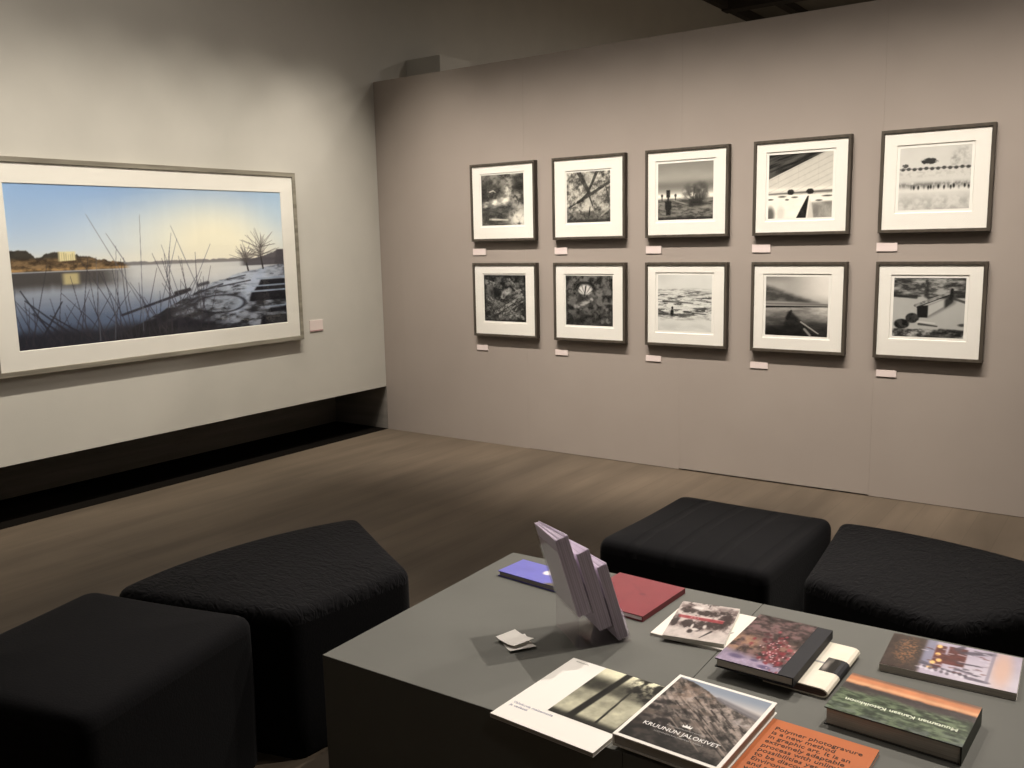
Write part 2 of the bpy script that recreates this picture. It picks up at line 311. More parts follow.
# ------------------------------------------------------------------ the big colour landscape
def art_river(U, V):
    asp = 2.05
    c = np.zeros(U.shape+(3,))
    top = np.array([.52, .66, .86]); mid = np.array([.82, .87, .93]); warm = np.array([.97, .955, .88])
    t = ss(.62, 1.05, V)
    sky = mid*(1-t)[..., None]+top*t[..., None]
    wr = np.exp(-(((U-.70)/.30)**2+((V-.60)/.36)**2)); sky = mixc(sky, warm, np.clip(wr*1.1, 0, 1))
    sky = mixc(sky, [.95, .93, .88], .6*np.exp(-((V-.52)/.07)**2))
    sky = mixc(sky, [.62, .74, .90], .55*ss(.4, 0, U)*ss(.5, .8, V))
    sky = mixc(sky, [.72, .82, .90], .5*ss(.8, 1.0, U)*ss(.6, .9, V))
    c[:] = sky
    hz = .495
    wat = mixc(np.ones_like(c)*np.array([.68, .71, .77]), [.40, .46, .58], ss(.45, .1, V))
    wat = mixc(wat, [.98, .96, .91], .95*np.exp(-(((U-.62)/.26)**2+((V-.46)/.11)**2)))
    wat = mixc(wat, [.80, .81, .84], .6*ss(.25, .5, U)*ss(.15, .4, V))
    wat = mixc(wat, [.27, .32, .42], .8*ss(.30, .02, V)*ss(.55, .1, U))
    wat = wat*(1+.08*(fbm(U*6, V*40, 201)-.5))[..., None]
    wm = ss(hz+.004, hz-.004, V); c = c*(1-wm[..., None])+wat*wm[..., None]
    far = ss(.0, .008, (.507+.018*fbm(U*40, V*0, 203))-V)*ss(hz-.012, hz, V)*ss(.28, .34, U); c = mixc(c, [.46, .45, .47], far*.85)
    prof = np.interp(U, [0, .02, .05, .075, .10, .13, .2, .24, .30, .36, .4], [.60, .605, .60, .56, .575, .595, .575, .56, .53, .505, .49])+.03*(fbm(U*70, V*0, 205)-.5)
    land = ss(0, .01, prof-V)*ss(.468, .476, V)*ss(.38, .34, U)
    tex = fbm(U*44, V*40, 207)
    tex = ss(.25, .75, tex)
    lc = np.array([.26, .21, .16])*(1-tex[..., None])+np.array([.58, .48, .36])*tex[..., None]
    lc = mixc(lc, [.22, .22, .21], ss(.535, .565, V)*.85)
    lc = mixc(lc, [.80, .64, .42], .6*np.exp(-((V-.482)/.008)**2)*(.3+tex))
    c = c*(1-land[..., None])+lc*land[..., None]
    b = poly(U, V, [(.142, .53), (.195, .535), (.195, .59), (.142, .59)], .004); c = mixc(c, [.92, .88, .70], b*(.8+.2*(np.sin(U*900) > 0)))
    r = ss(.47, .462, V)*ss(.40, .25, U)*ss(.345, .42, V+.03*fbm(U*30, V*0, 209)); c = mixc(c, [.22, .20, .19], r*.8)
    b = poly(U, V, [(.15, .385), (.2, .385), (.2, .455), (.15, .455)], .01); c = mixc(c, [.90, .84, .62], b*.75)
    # right bank with snow and stone steps
    sh = np.interp(U, [.2, .25, .33, .455, .58, .655, .8, .93, 1], [-.05, -.01, .05, .16, .266, .335, .407, .45, .47])
    bank = ss(0, .012, sh-V+.02*(fbm(U*30, V*10, 211)-.5))
    bt = ss(.3, .7, fbm(U*26, V*40, 213)); bc = np.array([.17, .175, .20])*(1-bt[..., None])+np.array([.58, .61, .68])*bt[..., None]
    snow = np.clip(ell(U, V, .83, .34, .16, .11, .6)*1.1, 0, 1)*ss(.28, .55, fbm(U*18, V*44, 215)); bc = mixc(bc, [.76, .80, .88], snow*.85)
    bc = mixc(bc, [.70, .75, .85], .85*seg(U, V, .76, .10, .90, .42, .05, .03, .8, asp)*ss(.2, .5, fbm(U*20, V*20, 216)))
    bc = mixc(bc, [.12, .12, .14], .75*ss(.24, .02, V)*ss(.72, .45, U))
    c = c*(1-bank[..., None])+bc*bank[..., None]
    rr = np.hypot((U-.705)/.105, (V-.186)/.065)
    c = mixc(c, [.62, .66, .73], .6*(1-ss(.7, .95, rr))*ss(.3, .6, fbm(U*40, V*50, 217)))
    c = mixc(c, [.13, .13, .16], .8*np.exp(-((rr-1)/.09)**2))
    for a in [(.60, .27, .72, .33, .006), (.70, .31, .84, .345, .005), (.5, .16, .62, .25, .010), (.44, .11, .6, .2, .010), (.74, .36, .82, .385, .004), (.62, .33, .66, .345, .012)]:
        c = mixc(c, [.15, .15, .18], .75*seg(U, V, *a[:4], a[4], a[4], .7, asp))
    for k, (x0, y0, y1) in enumerate([(.955, .46, .57), (.875, .30, .345), (.855, .265, .295), (.83, .185, .255), (.91, .09, .125), (.87, -.02, .07)]):
        m = poly(U, V, [(x0, y0), (1.05, y0), (1.05, y1), (x0+.012, y1)], .006); c = mixc(c, [.10, .10, .13] if k else [.24, .22, .24], m*.93)
    for a in [(.87, .352, 1, .36), (.85, .298, 1, .302), (.84, .258, 1, .262), (.9, .135, 1, .14)]:
        c = mixc(c, [.58, .64, .74], .8*seg(U, V, *a, .005, .005, .5, asp))
    hill = ss(0, .01, (.50+.05*ss(.84, .98, U)+.02*fbm(U*40, V*0, 219))-V)*ss(.45, .46, V)*ss(.79, .83, U); c = mixc(c, [.30, .29, .32], hill*.9)
    rs = np.random.RandomState(5)
    for tx, ty, hh in [(.895, .43, .30), (.828, .42, .21)]:
        c = mixc(c, [.17, .16, .17], .9*seg(U, V, tx+.006, ty, tx-.004, ty+hh*.42, .008, .005, .4, asp))
        for k in range(44):
            an = R(rs.uniform(8, 172)); l = hh*rs.uniform(.3, .62)
            x0, y0 = tx-.002+rs.uniform(-.01, .01), ty+hh*rs.uniform(.25, .55)
            c = mixc(c, [.33, .31, .31], .42*seg(U, V, x0, y0, x0+l*math.cos(an)*.5, y0+l*math.sin(an)*.9, .004, .002, .6, asp))
    c = mixc(c, [.17, .17, .21], .9*seg(U, V, .33, .165, .57, .29, .008, .009, .5, asp))
    c = mixc(c, [.15, .14, .16], .9*seg(U, V, .53, .285, .585, .305, .014, .012, .5, asp))
    c = mixc(c, [.12, .12, .15], .85*ss(.11, .03, V-.06*fbm(U*16, V*3, 223)+.05*ss(.6, .8, U))*ss(.8, .65, U))
    # bare twigs in front
    for k in range(74):
        x0 = rs.uniform(-.02, .66); ln = rs.uniform(.16, .5)*(1 if k % 3 else 1.25); an = R(rs.choice([58, 70, 84, 96, 108, 122])+rs.uniform(-8, 8))
        y0 = -.02+.35*max(0, x0-.3)*rs.uniform(0, 1); bx = rs.uniform(-.02, .02)
        xm = x0+ln*.5*math.cos(an)/asp; ym = y0+ln*.5*math.sin(an); x1 = xm+ln*.5*math.cos(an)/asp+bx; y1 = ym+ln*.5*math.sin(an)
        dk = .62 if y0 < .1 else .5
        m = np.maximum(seg(U, V, x0, y0, xm, ym, .0045, .0035, .5, asp), seg(U, V, xm, ym, x1, y1, .0035, .002, .5, asp)); c = mixc(c, [.21, .20, .24], dk*m)
    for a in [(.42, .15, .24, .82), (.40, .05, .42, .82), (.55, .22, .49, .62), (.62, .3, .53, .75), (.36, .5, .30, .70), (.5, .4, .53, .70), (.3, .0, .33, .62), (.25, 0, .26, .55), (.58, .25, .68, .62), (.47, .2, .55, .66)]:
        c = mixc(c, [.38, .39, .44], .6*seg(U, V, *a, .0045, .002, .5, asp))
    for a in [(.2, .0, .03, .3), (.12, .0, .02, .36), (.16, .02, .05, .22), (.05, .0, .14, .28), (.24, 0, .1, .2)]:
        c = mixc(c, [.15, .15, .19], .75*seg(U, V, *a, .008, .004, .5, asp))
    return c

# ------------------------------------------------------------------ book cover pictures
def art_blue(U, V):
    c = np.ones(U.shape+(3,))*np.array([.46, .46, .78]); c = c*(1+.1*(fbm(U*4, V*4, 301)-.5))[..., None]
    c = mixc(c, [.93, .80, .82], ell(U, V, .62, .72, .13, .2, .2)); c = mixc(c, [.95, .93, .93], ell(U, V, .5, .62, .06, .14, .3))
    m = poly(U, V, [(.62, -.05), (1.05, -.05), (1.05, .5), (.85, .45)], .04); c = c*(1-m[..., None])+m[..., None]*(np.array([.42, .38, .28])*(.6+.8*fbm(U*14, V*9, 303))[..., None])
    c = mixc(c, [.2, .2, .3], ell(U, V, .95, .1, .2, .18, .4)); return c
def art_red(U, V):
    c = np.ones(U.shape+(3,))*np.array([.53, .255, .28]); c = c*(1+.14*(fbm(U*4, V*4, 311)-.5))[..., None]
    c = mixc(c, [.48, .23, .26], .8*seg(U, V, .35, .78, .7, .52, .02, .03, .8)*fbm(U*16, V*12, 313)); c = mixc(c, [.42, .2, .23], .8*ell(U, V, .64, .55, .04, .03, .6))
    return c
def art_lake_trees(U, V):
    g = .70+.5*(fbm(U*4, V*5, 321)-.5)
    g = g*(1-.55*ss(.5, .62, V)*ss(.9, .72, V)*(.6+.6*fbm(U*8, V*8, 323)))
    g = g+.2*ss(.75, .95, V)
    tr = ss(.6, .8, V+.25*(U-.5))*ss(.4, .65, U)*ss(.38, .6, fbm(U*9, V*9, 325)); g = g*(1-.85*tr)
    bot = ss(.16, .06, V+.05*fbm(U*6, V*2, 327)); g = g*(1-bot)+.17*bot
    for a in [(.30, .05, .38, 1.02, .055, .05), (.66, .08, .62, .85, .018, .012), (.97, .0, .99, .7, .035, .03)]:
        m = seg(U, V, *a[:4], a[4], a[5], .3); g = g*(1-m)+.13*m
    g = g-.12*ell(U, V, .1, .62, .2, .14, .6)
    return np.clip(grey(g)*np.array([1.0, .985, .86]), 0, 1)
def art_rock(U, V):
    n = ss(.3, .7, fbm(U*12+V*5, V*16-U*4, 331)); n2 = ss(.35, .65, fbm((U*.8+V)*20, (U-V*.35)*7, 333))
    g = .10+.26*n+.30*n2*ss(.2, .6, V+.2*U)
    c = grey(g)*np.array([1.03, .95, .90])
    c = mixc(c, [.56, .47, .41], .6*ell(U, V, .26, .83, .24, .15, .6)*ss(.35, .6, fbm(U*14, V*14, 335)))
    rs = np.random.RandomState(12)
    for k in range(46):
        x = rs.uniform(.25, 1.0); y = rs.uniform(.2, .8)*(1.05-.35*x); l = rs.uniform(.06, .2)
        m = seg(U, V, x-l*.62, y+l*.40, x+l*.62, y-l*.40, .008, .004, .7); c = mixc(c, [.66, .60, .56] if k % 2 else [.11, .09, .09], m*.75)
    for k in range(40):
        x = rs.uniform(0, .55); y = rs.uniform(.02, .6); c = mixc(c, [.42, .37, .34] if k % 3 == 0 else [.09, .075, .08], .7*ell(U, V, x, y, rs.uniform(.02, .07), rs.uniform(.015, .04), .6))
    dk = ss(.30, .1, V+.25*(U-.4)); c = c*(1-.35*dk)[..., None]
    line = np.interp(U, [0, .15, .3, .45, .6, .8, 1], [.985, .97, .925, .86, .80, .75, .70])+.02*(fbm(U*26, V*0, 337)-.5)
    sea = ss(0, .012, V-line); skyc = np.ones_like(c)*np.array([.54, .58, .64]); skyc = mixc(skyc, [.82, .79, .77], ss(.96, .74, V))
    c = c*(1-sea[..., None])+skyc*sea[..., None]
    m = seg(U, V, .52, .83, 1, .72, .03, .05, .6)*ss(-.0, .02, V-line+.03); c = mixc(c, [.42, .41, .43], m*.8)
    c = mixc(c, [.70, .67, .66], .7*ell(U, V, .93, .60, .14, .05, .6)*ss(.35, .6, fbm(U*20, V*20, 338)))
    return c
def art_flowers(U, V):
    n = ss(.28, .72, fbm(U*7, V*16, 341)); c = np.ones(U.shape+(3,))*np.array([.33, .255, .255])*(.45+.95*n)[..., None]
    c = mixc(c, [.56, .43, .36], .75*np.exp(-((V-.42)/.13)**2)*ss(.4, .65, fbm(U*9, V*9, 343)))
    c = mixc(c, [.66, .52, .42], .85*ell(U, V, .12, .34, .28, .2, .6)*ss(.3, .6, fbm(U*9, V*12, 344)))
    low = ss(.24, .12, V+.12*(U-.4)); c = c*(1-low[..., None])+low[..., None]*np.array([.66, .60, .70])*(.65+.5*fbm(U*9, V*12, 345))[..., None]
    for a in [(.25, .12, .12, .035), (.55, .12, .06, .02), (.75, .05, .1, .03)]: c = mixc(c, [.33, .29, .42], .85*ell(U, V, *a, .5))
    rs = np.random.RandomState(9)
    for k in range(150):
        x = rs.normal(.72, .16); y = rs.normal(.34, .13)-.42*(x-.72); r = rs.uniform(.010, .030)
        c = mixc(c, [(.50, .17, .21), (.36, .12, .15), (.62, .28, .32), (.25, .10, .13), (.45, .2, .22)][k % 5], .8*ell(U, V, x, y, r*1.2, r, .5))
    for k in range(44):
        x = rs.normal(.76, .16); y = rs.normal(.30, .12)-.42*(x-.74); c = mixc(c, [.88, .76, .78], .8*ell(U, V, x, y, .012, .010, .5))
    return c
def art_plain(U, V):
    c = np.ones(U.shape+(3,))*np.array([.93, .91, .87]); return mixc(c, [.55, .53, .52], .8*seg(U, V, .88, .42, .9, .47, .012, .012, .5))
def art_station(U, V):
    c = np.ones(U.shape+(3,))*np.array([.76, .72, .70]); c = c*(.86+.28*fbm(U*9, V*9, 351))[..., None]
    blob = np.zeros_like(U)
    for a in [(.2, .78, .16, .11), (.55, .73, .22, .09), (.86, .58, .12, .27), (.3, .38, .14, .13), (.5, .36, .1, .15), (.68, .42, .18, .12), (.06, .45, .07, .18), (.8, .8, .1, .06), (.38, .2, .05, .06)]:
        blob = np.maximum(blob, ell(U, V, *a, .6))
    nz = fbm(U*7, V*8, 352)
    c = mixc(c, [.42, .36, .35], .75*ss(.36, .6, nz)*ss(.2, .34, V)*ss(1.0, .9, V))
    c = mixc(c, [.17, .13, .13], .9*ss(.22, .75, blob*(.1+1.3*fbm(U*22, V*20, 353))))
    c = mixc(c, [.24, .19, .19], .7*ss(.55, .66, fbm(U*13, V*15, 354))*ss(.25, .36, V))
    c = mixc(c, [.58, .20, .23], .9*ss(.008, -.0, np.abs(V-(.57-.03*U))-.036)*ss(.06, .09, U)*ss(.86, .83, U)*(.55+.45*ss(.35, .5, fbm(U*20, V*8, 355))))
    c = mixc(c, [.82, .58, .60], .8*seg(U, V, .1, .61, .84, .585, .007))
    for a in [(.38, .34, .02, .06), (.58, .36, .03, .05), (.32, .86, .1, .05), (.45, .26, .06, .03)]: c = mixc(c, [.9, .87, .85], .85*ell(U, V, *a, .5))
    c = mixc(c, [.13, .11, .11], .9*seg(U, V, .58, .06, .72, .26, .008, .022, .4)); c = mixc(c, [.13, .11, .11], .8*seg(U, V, .5, .93, .5, .98, .012, .012, .4))
    return c
def art_band(U, V):
    g = .16+.2*fbm(U*4, V*4, 361); g = g+.35*ell(U, V, .22, .38, .16, .3, .6)+.1*ell(U, V, .35, .8, .2, .15, .6); g = g*(1-.7*ss(.45, .55, U))
    return grey(g)*np.array([1, .95, .9])
def art_village(U, V):
    c = np.ones(U.shape+(3,))*np.array([.72, .68, .75]); c = mixc(c, [.80, .77, .82], ss(.4, .65, U)*ss(.9, .2, V)); c = c*(1+.12*(fbm(U*8, V*5, 371)-.5))[..., None]
    m = ss(.31, .26, U); c = c*(1-m[..., None])+m[..., None]*np.array([.22, .17, .15])*(.6+.9*fbm(U*26, V*16, 373))[..., None]
    m = ell(U, V, .15, .55, .09, .38, .5)*ss(.45, .62, fbm(U*60, V*30, 375)); c = mixc(c, [.66, .47, .32], np.clip(m*.75, 0, 1))
    c = mixc(c, [.42, .44, .54], poly(U, V, [(.28, .25), (.36, .25), (.36, 1.02), (.28, 1.02)], .02)*.6)
    for x0, x1, y0, y1 in [(.40, .60, .38, .66), (.46, .60, .62, .92), (.36, .44, .18, .9)]:
        m = poly(U, V, [(x0, y0), (x1, y0), (x1, y1), (x0, y1)], .012); c = c*(1-m[..., None])+m[..., None]*np.array([.37, .18, .17])*(.7+.6*fbm(U*20, V*20, 377))[..., None]
    for x, y in [(.385, .86), (.39, .62), (.37, .36), (.36, .22), (.41, .45)]:
        c = mixc(c, [.95, .78, .50], ell(U, V, x, y, .022, .05, .4))
    for a in [(.3, .28, .62, .16, .03), (.56, .48, .7, .5, .025), (.56, .3, .7, .22, .025), (.58, .8, .78, .92, .05), (.66, .12, .78, .1, .04), (.52, .86, .56, .98, .03)]:
        c = mixc(c, [.26, .24, .30], .75*seg(U, V, *a[:4], a[4], a[4]*.7, .5))
    for k in range(18):
        c = mixc(c, [.86, .84, .88] if k % 2 else [.3, .27, .32], .7*ell(U, V, .28+.022*k, .12+.1*((k*7) % 5)/5, .014, .04, .4))
    rs = np.random.RandomState(21)
    for k in range(60):
        x = rs.uniform(.27, .78); y = rs.uniform(.08, .95); l = rs.uniform(.01, .05); an = rs.uniform(-.5, .5)
        c = mixc(c, [(.30, .27, .32), (.84, .82, .87), (.40, .22, .21), (.55, .50, .56)][k % 4], .65*seg(U, V, x, y, x+l, y+l*an, .016, .01, .6))
    c = mixc(c, [.86, .70, .62], .8*ell(U, V, .87, .55, .07, .5, .7)); c = mixc(c, [.5, .48, .56], .6*seg(U, V, .78, .1, .80, 1, .012))
    return c
def art_sunset(U, V):
    gr = ss(.25, .75, fbm(U*16, V*22, 381)); c = np.array([.15, .19, .14])*(1-gr)[..., None]+np.array([.45, .51, .40])*gr[..., None]
    c = mixc(c, [.42, .45, .45], .65*ss(.30, .02, V)*ss(.35, .6, fbm(U*10, V*14, 383)))
    hl = ss(.50, .60, V+.14*(fbm(U*9, V*5, 385)-.5)); c = c*(1-hl[..., None])+hl[..., None]*np.array([.27, .235, .235])*(.5+.9*fbm(U*12, V*12, 387))[..., None]
    c = mixc(c, [.36, .42, .32], .6*ell(U, V, .3, .56, .12, .08, .6)*ss(.3, .6, fbm(U*16, V*16, 388)))
    og = ss(.70, .76, V+.05*(fbm(U*12, V*4, 389)-.5)); oc = np.ones_like(c)*np.array([.80, .52, .36]); oc = mixc(oc, [.50, .37, .30], ss(.90, .98, V)); oc = mixc(oc, [.86, .66, .50], np.exp(-((V-.79)/.04)**2))
    oc = oc*(.88+.24*fbm(U*10, V*6, 391))[..., None]
    c = c*(1-og[..., None])+oc*og[..., None]
    return c

# ------------------------------------------------------------------ materials
M = {}
M['left'] = noise_mat('pale_wall_paint', (.48, .462, .415), (.505, .485, .435), (3, 3, 3), .85, .2, .05, bump_scale=220)
M['part'] = noise_mat('taupe_wall_paint', (.305, .263, .229), (.320, .277, .241), (2, 2, 2), .8, .2, .04, bump_scale=200)
M['dark_wall'] = noise_mat('grey_wall_paint', (.30, .28, .25), (.33, .31, .27), (2, 2, 2), .85, .2)
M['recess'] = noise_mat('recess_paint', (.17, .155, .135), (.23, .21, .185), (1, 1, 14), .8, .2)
M['ceil'] = noise_mat('ceiling_paint', (.16, .15, .13), (.19, .18, .15), (2, 2, 2), .9, .1)
M['beam'] = new_mat('ceiling_beam_paint', (.05, .045, .04), .8, .2)
M['gap'] = new_mat('dark_core', (.03, .028, .025), .9, .1)

def floor_material():
    m = new_mat('worn_floorboards', (.1, .08, .06), .6, .3)
    nt = m.node_tree; N = nt.nodes; L = nt.links; b = N['Principled BSDF']
    tc = N.new('ShaderNodeTexCoord')
    mp = N.new('ShaderNodeMapping'); mp.inputs['Scale'].default_value = (5, .6, 1)
    n1 = N.new('ShaderNodeTexNoise'); n1.inputs['Scale'].default_value = 1.6; n1.inputs['Detail'].default_value = 8
    r1 = N.new('ShaderNodeValToRGB')
    r1.color_ramp.elements[0].position = .3; r1.color_ramp.elements[0].color = (.088, .067, .047, 1)
    r1.color_ramp.elements[1].position = .72; r1.color_ramp.elements[1].color = (.128, .099, .071, 1)
    n2 = N.new('ShaderNodeTexNoise'); n2.inputs['Scale'].default_value = 1.1; n2.inputs['Detail'].default_value = 4
    r2 = N.new('ShaderNodeValToRGB')
    r2.color_ramp.elements[0].position = .35; r2.color_ramp.elements[0].color = (.72, .72, .72, 1)
    r2.color_ramp.elements[1].position = .65; r2.color_ramp.elements[1].color = (1.1, 1.1, 1.1, 1)
    mp2 = N.new('ShaderNodeMapping'); mp2.inputs['Scale'].default_value = (1.2, .5, 1)
    br = N.new('ShaderNodeTexBrick')
    br.inputs['Color1'].default_value = (.93, .93, .93, 1); br.inputs['Color2'].default_value = (1, 1, 1, 1)
    br.inputs['Mortar'].default_value = (.80, .79, .78, 1); br.inputs['Scale'].default_value = 1
    br.inputs['Mortar Size'].default_value = .0025; br.inputs['Brick Width'].default_value = 3.0; br.inputs['Row Height'].default_value = .14
    mp3 = N.new('ShaderNodeMapping'); mp3.inputs['Rotation'].default_value = (0, 0, PI/2)
    mul = N.new('ShaderNodeMixRGB'); mul.blend_type = 'MULTIPLY'; mul.inputs['Fac'].default_value = 1
    mul2 = N.new('ShaderNodeMixRGB'); mul2.blend_type = 'MULTIPLY'; mul2.inputs['Fac'].default_value = 1
    L.new(tc.outputs['Object'], mp.inputs['Vector']); L.new(mp.outputs['Vector'], n1.inputs['Vector']); L.new(n1.outputs['Fac'], r1.inputs['Fac'])
    L.new(tc.outputs['Object'], mp2.inputs['Vector']); L.new(mp2.outputs['Vector'], n2.inputs['Vector']); L.new(n2.outputs['Fac'], r2.inputs['Fac'])
    L.new(tc.outputs['Object'], mp3.inputs['Vector']); L.new(mp3.outputs['Vector'], br.inputs['Vector'])
    L.new(r1.outputs['Color'], mul.inputs['Color1']); L.new(r2.outputs['Color'], mul.inputs['Color2'])
    L.new(mul.outputs['Color'], mul2.inputs['Color1']); L.new(br.outputs['Color'], mul2.inputs['Color2'])
    L.new(mul2.outputs['Color'], b.inputs['Base Color'])
    return m
M['floor'] = floor_material()

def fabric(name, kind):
    a0 = .0034 if kind == 'side' else .0072  # sides take a darker copy of the fabric, their shade put into the colour
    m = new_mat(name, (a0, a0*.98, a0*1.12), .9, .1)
    nt = m.node_tree; N = nt.nodes; L = nt.links; b = N['Principled BSDF']
    b.inputs['Sheen Weight'].default_value = .05; b.inputs['Sheen Roughness'].default_value = .5
    b.inputs['Sheen Tint'].default_value = (.6, .6, .62, 1)
    tc = N.new('ShaderNodeTexCoord'); bp = N.new('ShaderNodeBump'); bp.inputs['Distance'].default_value = .01
    if kind == 'tucks':
        w = N.new('ShaderNodeTexWave'); w.wave_type = 'BANDS'; w.bands_direction = 'X'; w.inputs['Scale'].default_value = 2.1
        w.inputs['Distortion'].default_value = .6; w.inputs['Detail'].default_value = 1; w.inputs['Phase Offset'].default_value = 1.2
        rp = N.new('ShaderNodeValToRGB'); rp.color_ramp.elements[0].position = .0; rp.color_ramp.elements[1].position = .22
        L.new(tc.outputs['Object'], w.inputs['Vector']); L.new(w.outputs['Fac'], rp.inputs['Fac']); L.new(rp.outputs['Color'], bp.inputs['Height'])
        bp.inputs['Strength'].default_value = .6
    elif kind == 'quilt':
        mp = N.new('ShaderNodeMapping'); mp.inputs['Scale'].default_value = (1, 1.8, 1)
        w = N.new('ShaderNodeTexNoise'); w.inputs['Scale'].default_value = 22; w.inputs['Detail'].default_value = 2; w.inputs['Distortion'].default_value = 1.4
        L.new(tc.outputs['Object'], mp.inputs['Vector']); L.new(mp.outputs['Vector'], w.inputs['Vector']); L.new(w.outputs['Fac'], bp.inputs['Height'])
        bp.inputs['Strength'].default_value = .9; bp.inputs['Distance'].default_value = .012
    else:
        w = N.new('ShaderNodeTexNoise'); w.inputs['Scale'].default_value = 180; w.inputs['Detail'].default_value = 2
        L.new(tc.outputs['Object'], w.inputs['Vector']); L.new(w.outputs['Fac'], bp.inputs['Height']); bp.inputs['Strength'].default_value = .15
    L.new(bp.outputs['Normal'], b.inputs['Normal'])
    return m
M['fab_plain'] = fabric('black_upholstery', 'plain')
M['fab_shaded_side'] = fabric('black_upholstery_shaded_sides', 'side')
M['fab_quilt'] = fabric('black_quilted_upholstery', 'quilt')
M['fab_tuck'] = fabric('black_tucked_upholstery', 'tucks')
M['plinth'] = noise_mat('grey_plinth_paint', (.128, .128, .115), (.141, .141, .127), (3, 3, 3), .7, .3)
M['frame'] = noise_mat('dark_stained_wood', (.050, .041, .031), (.075, .062, .047), (40, 40, 6), .55, .3)
M['pewter'] = noise_mat('silver_grey_wood', (.15, .135, .105), (.26, .24, .19), (3, 30, 30), .5, .4)
M['mat'] = noise_mat('ivory_mat_board', (.80, .775, .735), (.815, .79, .75), (6, 6, 6), .9, .1)
M['paper'] = new_mat('print_paper', (.82, .80, .765), .8, .15)
M['ink'] = ink_mat('printed_photograph', .55, .2)
M['gloss_ink'] = ink_mat('printed_cover', .32, .4)
M['tag'] = new_mat('caption_card', (.66, .565, .53), .85, .1)
M['tag_edge'] = new_mat('caption_card_edge', (.42, .27, .27), .8, .1)
M['glass'] = clear_mat('picture_glass', (.985, .985, .975), .012, .03)
M['acrylic'] = clear_mat('clear_acrylic', (.93, .92, .93), .04, .06)
M['pages'] = noise_mat('page_edges', (.52, .50, .45), (.72, .69, .63), (2, 2, 700), .9, .1)
M['grey_pages'] = noise_mat('grey_page_edges', (.40, .37, .33), (.54, .50, .45), (2, 2, 700), .9, .1)
M['white_cover'] = new_mat('white_cover_board', (.84, .81, .76), .5, .3)
M['black_cover'] = new_mat('black_book_cloth', (.018, .018, .022), .65, .3)
M['dark_cover'] = new_mat('dark_cover_board', (.05, .047, .042), .5, .3)
M['red_cover'] = new_mat('dull_red_board', hexc(108, 46, 50), .5, .3)
M['blue_cover'] = new_mat('violet_blue_board', hexc(105, 103, 170), .45, .3)
M['orange_cover'] = noise_mat('orange_cover_paper', hexc(182, 100, 54), hexc(190, 107, 60), (8, 8, 8), .5, .3)
M['green_cover'] = new_mat('dark_green_board', (.05, .06, .045), .5, .3)
M['cream_cover'] = noise_mat('cream_leather', (.80, .74, .61), (.84, .78, .66), (30, 30, 30), .6, .3, .08, bump_scale=120)
M['brown_pages'] = noise_mat('brown_page_edges', (.085, .055, .048), (.14, .095, .08), (2, 2, 600), .9, .1)
M['black_ink'] = new_mat('black_ink', (.03, .022, .018), .6, .2)
M['white_ink'] = new_mat('white_ink', (.82, .81, .79), .6, .2)
M['grey_ink'] = new_mat('grey_ink', (.38, .37, .36), .6, .2)
M['blue_ink'] = new_mat('blue_grey_ink', (.36, .36, .48), .6, .2)
M['green_ink'] = new_mat('pale_green_ink', (.74, .79, .64), .6, .2)
M['leaflet'] = noise_mat('lilac_white_paper', (.73, .65, .77), (.79, .71, .82), (3, 3, 3), .7, .2)
M['leaflet_b'] = noise_mat('lilac_paper', (.58, .51, .60), (.66, .59, .68), (3, 3, 3), .7, .2)

# ------------------------------------------------------------------ the setting
struct(MB().box(-.95, 8.6, -8.6, 8.6, -.1, 0).build('floor', M['floor']), 'worn brown wooden gallery floor', 'floor')
struct(MB().box(-.3, 8.6, -8.6, 8.6, 4.72, 4.82).build('ceiling', M['ceil']), 'dark ceiling high above the partition', 'ceiling')
struct(MB().add([(-.16, -8.5, .331), (0, -8.5, .331), (0, 8.5, .395), (-.16, 8.5, .395), (-.16, -8.5, 4.72), (0, -8.5, 4.72), (0, 8.5, 4.72), (-.16, 8.5, 4.72)], [(3,2,1,0),(4,5,6,7),(0,1,5,4),(1,2,6,5),(2,3,7,6),(3,0,4,7)]).build('wall_left', M['left']), 'pale wall on the left stopping short of the floor over a dark recess', 'wall')
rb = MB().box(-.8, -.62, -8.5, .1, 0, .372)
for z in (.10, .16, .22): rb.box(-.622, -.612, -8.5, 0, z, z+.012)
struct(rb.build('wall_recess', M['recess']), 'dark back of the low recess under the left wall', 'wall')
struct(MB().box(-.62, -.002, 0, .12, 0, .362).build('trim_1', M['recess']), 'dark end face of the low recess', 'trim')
struct(MB().box(-.62, .0, -8.5, 0, .0, .002).build('trim_shade_strip', new_mat('recess_floor_shade', (.007, .006, .005), 1.0, 0.0)), 'black strip added as the shade on the floor inside the low recess', 'trim')  # thin near-black sheet standing in for the shade under the wall
# free-standing partition of five panels with hairline joints, one panel lifted a little off the floor
pm = MB(); xs = [0, .22, 1.44, 2.66, 3.88, 5.10, 6.32, 7.54]
for i in range(len(xs)-1):
    z0 = .009 if i == 3 else (.003 if i in (2, 4) else .0)
    pm.box(xs[i]+(.00025 if i else .001), xs[i+1]-.00025, 0, .02, z0, 2.802)
wb = pm.build('wall_back', M['part'])
struct(wb, 'taupe free-standing partition wall carrying the ten small pictures', 'wall')
core = MB().box(.004, 7.53, .0205, .16, 0, 2.80).build('partition_core', M['part'], wb)
struct(MB().box(.001, .362, .40, .80, 0, 3.022).build('trim_2', M['left']), 'pale pier end peeping over the top of the partition', 'pier')
struct(MB().box(-.3, 8.6, 8.5, 8.6, 0, 4.72).build('wall_rear', M['dark_wall']), 'far wall behind the partition', 'wall')
struct(MB().box(8.5, 8.6, -8.5, 8.5, 0, 4.72).build('wall_right', M['dark_wall']), 'wall on the right outside the picture', 'wall')
